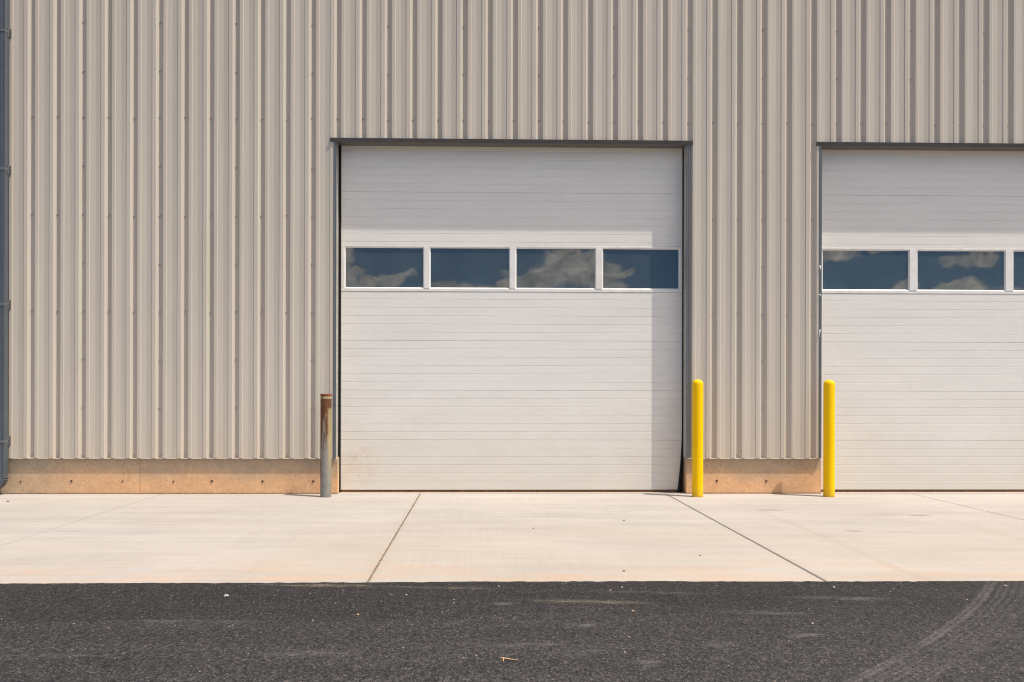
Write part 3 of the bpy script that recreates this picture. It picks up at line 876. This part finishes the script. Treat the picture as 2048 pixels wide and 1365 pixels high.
# ------------------------------------------------------------------ light
SUN = Vector((1.95, -1.0, 4.9)).normalized()
elev = math.asin(SUN.z); rot = math.atan2(SUN.x, SUN.y)
sun = bpy.data.lights.new('sun', 'SUN'); sun.energy = 3.2; sun.angle = math.radians(0.53); sun.color = (1.0, 0.938, 0.85)
so = bpy.data.objects.new('sun', sun); COL.objects.link(so)
so.rotation_euler = (-SUN).to_track_quat('-Z', 'Y').to_euler(); so.location = SUN * 30

W = bpy.data.worlds.new('World'); S.world = W; W.use_nodes = True
nt = NT(W.node_tree); W.node_tree.nodes.clear()
sky = nt.n('ShaderNodeTexSky', sky_type='NISHITA'); sky.sun_disc = False
sky.sun_elevation = elev; sky.sun_rotation = rot; sky.altitude = 1300; sky.air_density = 1.0; sky.dust_density = 0.4; sky.ozone_density = 2.0
dirv = nt.n('ShaderNodeTexCoord').outputs['Generated']
dx, dy, dz = nt.xyz(dirv)
hy = nt.mx(nt.mul(dy, -1.0), 0.02)
u = nt.m('DIVIDE', dx, hy); v = nt.m('DIVIDE', dz, hy)
# cumulus standing over the horizon opposite the wall: slope of view right (u) and up (v)
CL = [(-0.160, 0.150, 0.022, 0.020, 0.0), (-0.150, 0.130, 0.030, 0.014, 0.0), (-0.112, 0.125, 0.036, 0.0085, 0.20), (-0.078, 0.131, 0.016, 0.007, 0.15),
      (-0.020, 0.113, 0.05, 0.006, 0.0), (0.036, 0.120, 0.020, 0.009, 0.3), (0.066, 0.126, 0.045, 0.018, 0.10), (0.092, 0.142, 0.026, 0.022, 0.0), (0.128, 0.134, 0.034, 0.024, -0.4),
      (0.158, 0.134, 0.020, 0.007, 0.35), (0.145, 0.116, 0.03, 0.006, 0.2),
      (0.385, 0.154, 0.034, 0.0085, 0.0), (0.445, 0.156, 0.012, 0.004, 0.2), (0.466, 0.117, 0.026, 0.0070, 0.35), (0.545, 0.154, 0.034, 0.0080, 0.03), (0.520, 0.121, 0.022, 0.007, 0.45),
      (0.545, 0.119, 0.032, 0.013, 0.1), (0.60, 0.115, 0.03, 0.01, 0.0), (-0.35, 0.14, 0.09, 0.03, 0.05), (0.78, 0.16, 0.1, 0.05, 0)]
wv = nt.vec(u, v, 0.0)
wa = nt.noise(wv, 26, 6, 0.6); wb = nt.noise(nt.vec(v, u, 3.1), 26, 6, 0.6)
wc = nt.noise(wv, 95, 5, 0.65); wd = nt.noise(nt.vec(v, u, 7.7), 95, 5, 0.65)
uu = nt.add(u, nt.add(nt.mul(nt.sub(wa, 0.5), 0.034), nt.mul(nt.sub(wc, 0.5), 0.014))); vv = nt.add(v, nt.add(nt.mul(nt.sub(wb, 0.5), 0.018), nt.mul(nt.sub(wd, 0.5), 0.010)))
acc = None
for c in CL:
    k = nt.blob(uu, vv, *c)
    acc = k if acc is None else nt.mx(acc, k)
wisps = nt.noise(nt.vec(u, nt.mul(v, 2.2), 1.7), 48, 6, 0.65)
cover = nt.sstep(-0.12, 0.62, nt.add(acc, nt.mul(nt.sub(wisps, 0.5), 1.7)))
cover = nt.mul(cover, nt.lin(0.3, 0.7, wisps, 0.58, 0.95))
# unseen cloud added over the rest of the sky for brighter, neutral fill
gen = nt.noise(nt.vec(nt.m('DIVIDE', dx, nt.mx(nt.m('ABSOLUTE', dz), 0.06)), nt.m('DIVIDE', dy, nt.mx(nt.m('ABSOLUTE', dz), 0.06)), 5.0), 0.55, 7, 0.6)
# added cloud weighted to the right so left-facing rib slopes get less fill
side = nt.sstep(-0.75, 0.35, nt.add(dx, nt.mul(nt.sub(gen, 0.5), 0.5)), 0.03, 1.0)
gc = nt.mul(nt.mul(nt.sstep(0.34, 0.58, gen), nt.sstep(0.20, 0.36, dz)), side)
front = nt.sstep(0.0, 0.15, nt.mul(dy, -1.0))
cover = nt.mx(nt.mul(cover, front), nt.mul(gc, 0.92))
shade = nt.lin(0.3, 0.75, nt.noise(nt.vec(u, nt.mul(v, 1.6), 9.0), 52, 8, 0.66), 0.22, 1.28)
skyc = nt.mix(1.0, sky.outputs[0], (0.215, 0.415, 0.585), 'MULTIPLY')
CLOUD = (22.0, 19.9, 17.2)
shade = nt.mul(shade, nt.sstep(0.15, 0.45, dz, 0.62, 0.76))
cc = nt.mix(1.0, CLOUD, nt.vec(shade, shade, shade), 'MULTIPLY')
out = nt.mix(cover, skyc, cc)
bg = nt.n('ShaderNodeBackground'); nt.put(bg.inputs[0], out); bg.inputs[1].default_value = 0.12
wo = nt.n('ShaderNodeOutputWorld'); W.node_tree.links.new(bg.outputs[0], wo.inputs[0])

# ------------------------------------------------------------------ camera
cam = bpy.data.cameras.new('camera'); co = bpy.data.objects.new('camera', cam); COL.objects.link(co)
cam.sensor_width = 36; cam.lens = 1800 / 2048 * 36
cam.shift_x = 22.55 / 2048; cam.shift_y = 103.4 / 2048
cam.clip_start = 0.1; cam.clip_end = 3000
co.matrix_world = Matrix.Translation((0, -10.9, 1.2257)) @ Matrix.Rotation(-0.02272, 4, 'Z') @ Matrix.Rotation(math.radians(90), 4, 'X') @ Matrix.Rotation(0.00202, 4, 'Z')
S.camera = co
S.render.engine = 'CYCLES'; S.cycles.filter_width = 1.1
S.render.resolution_x, S.render.resolution_y = 1024, 682
S.view_settings.view_transform = 'Standard'; S.view_settings.look = 'None'
S.view_settings.exposure = 0.6; S.view_settings.gamma = 1
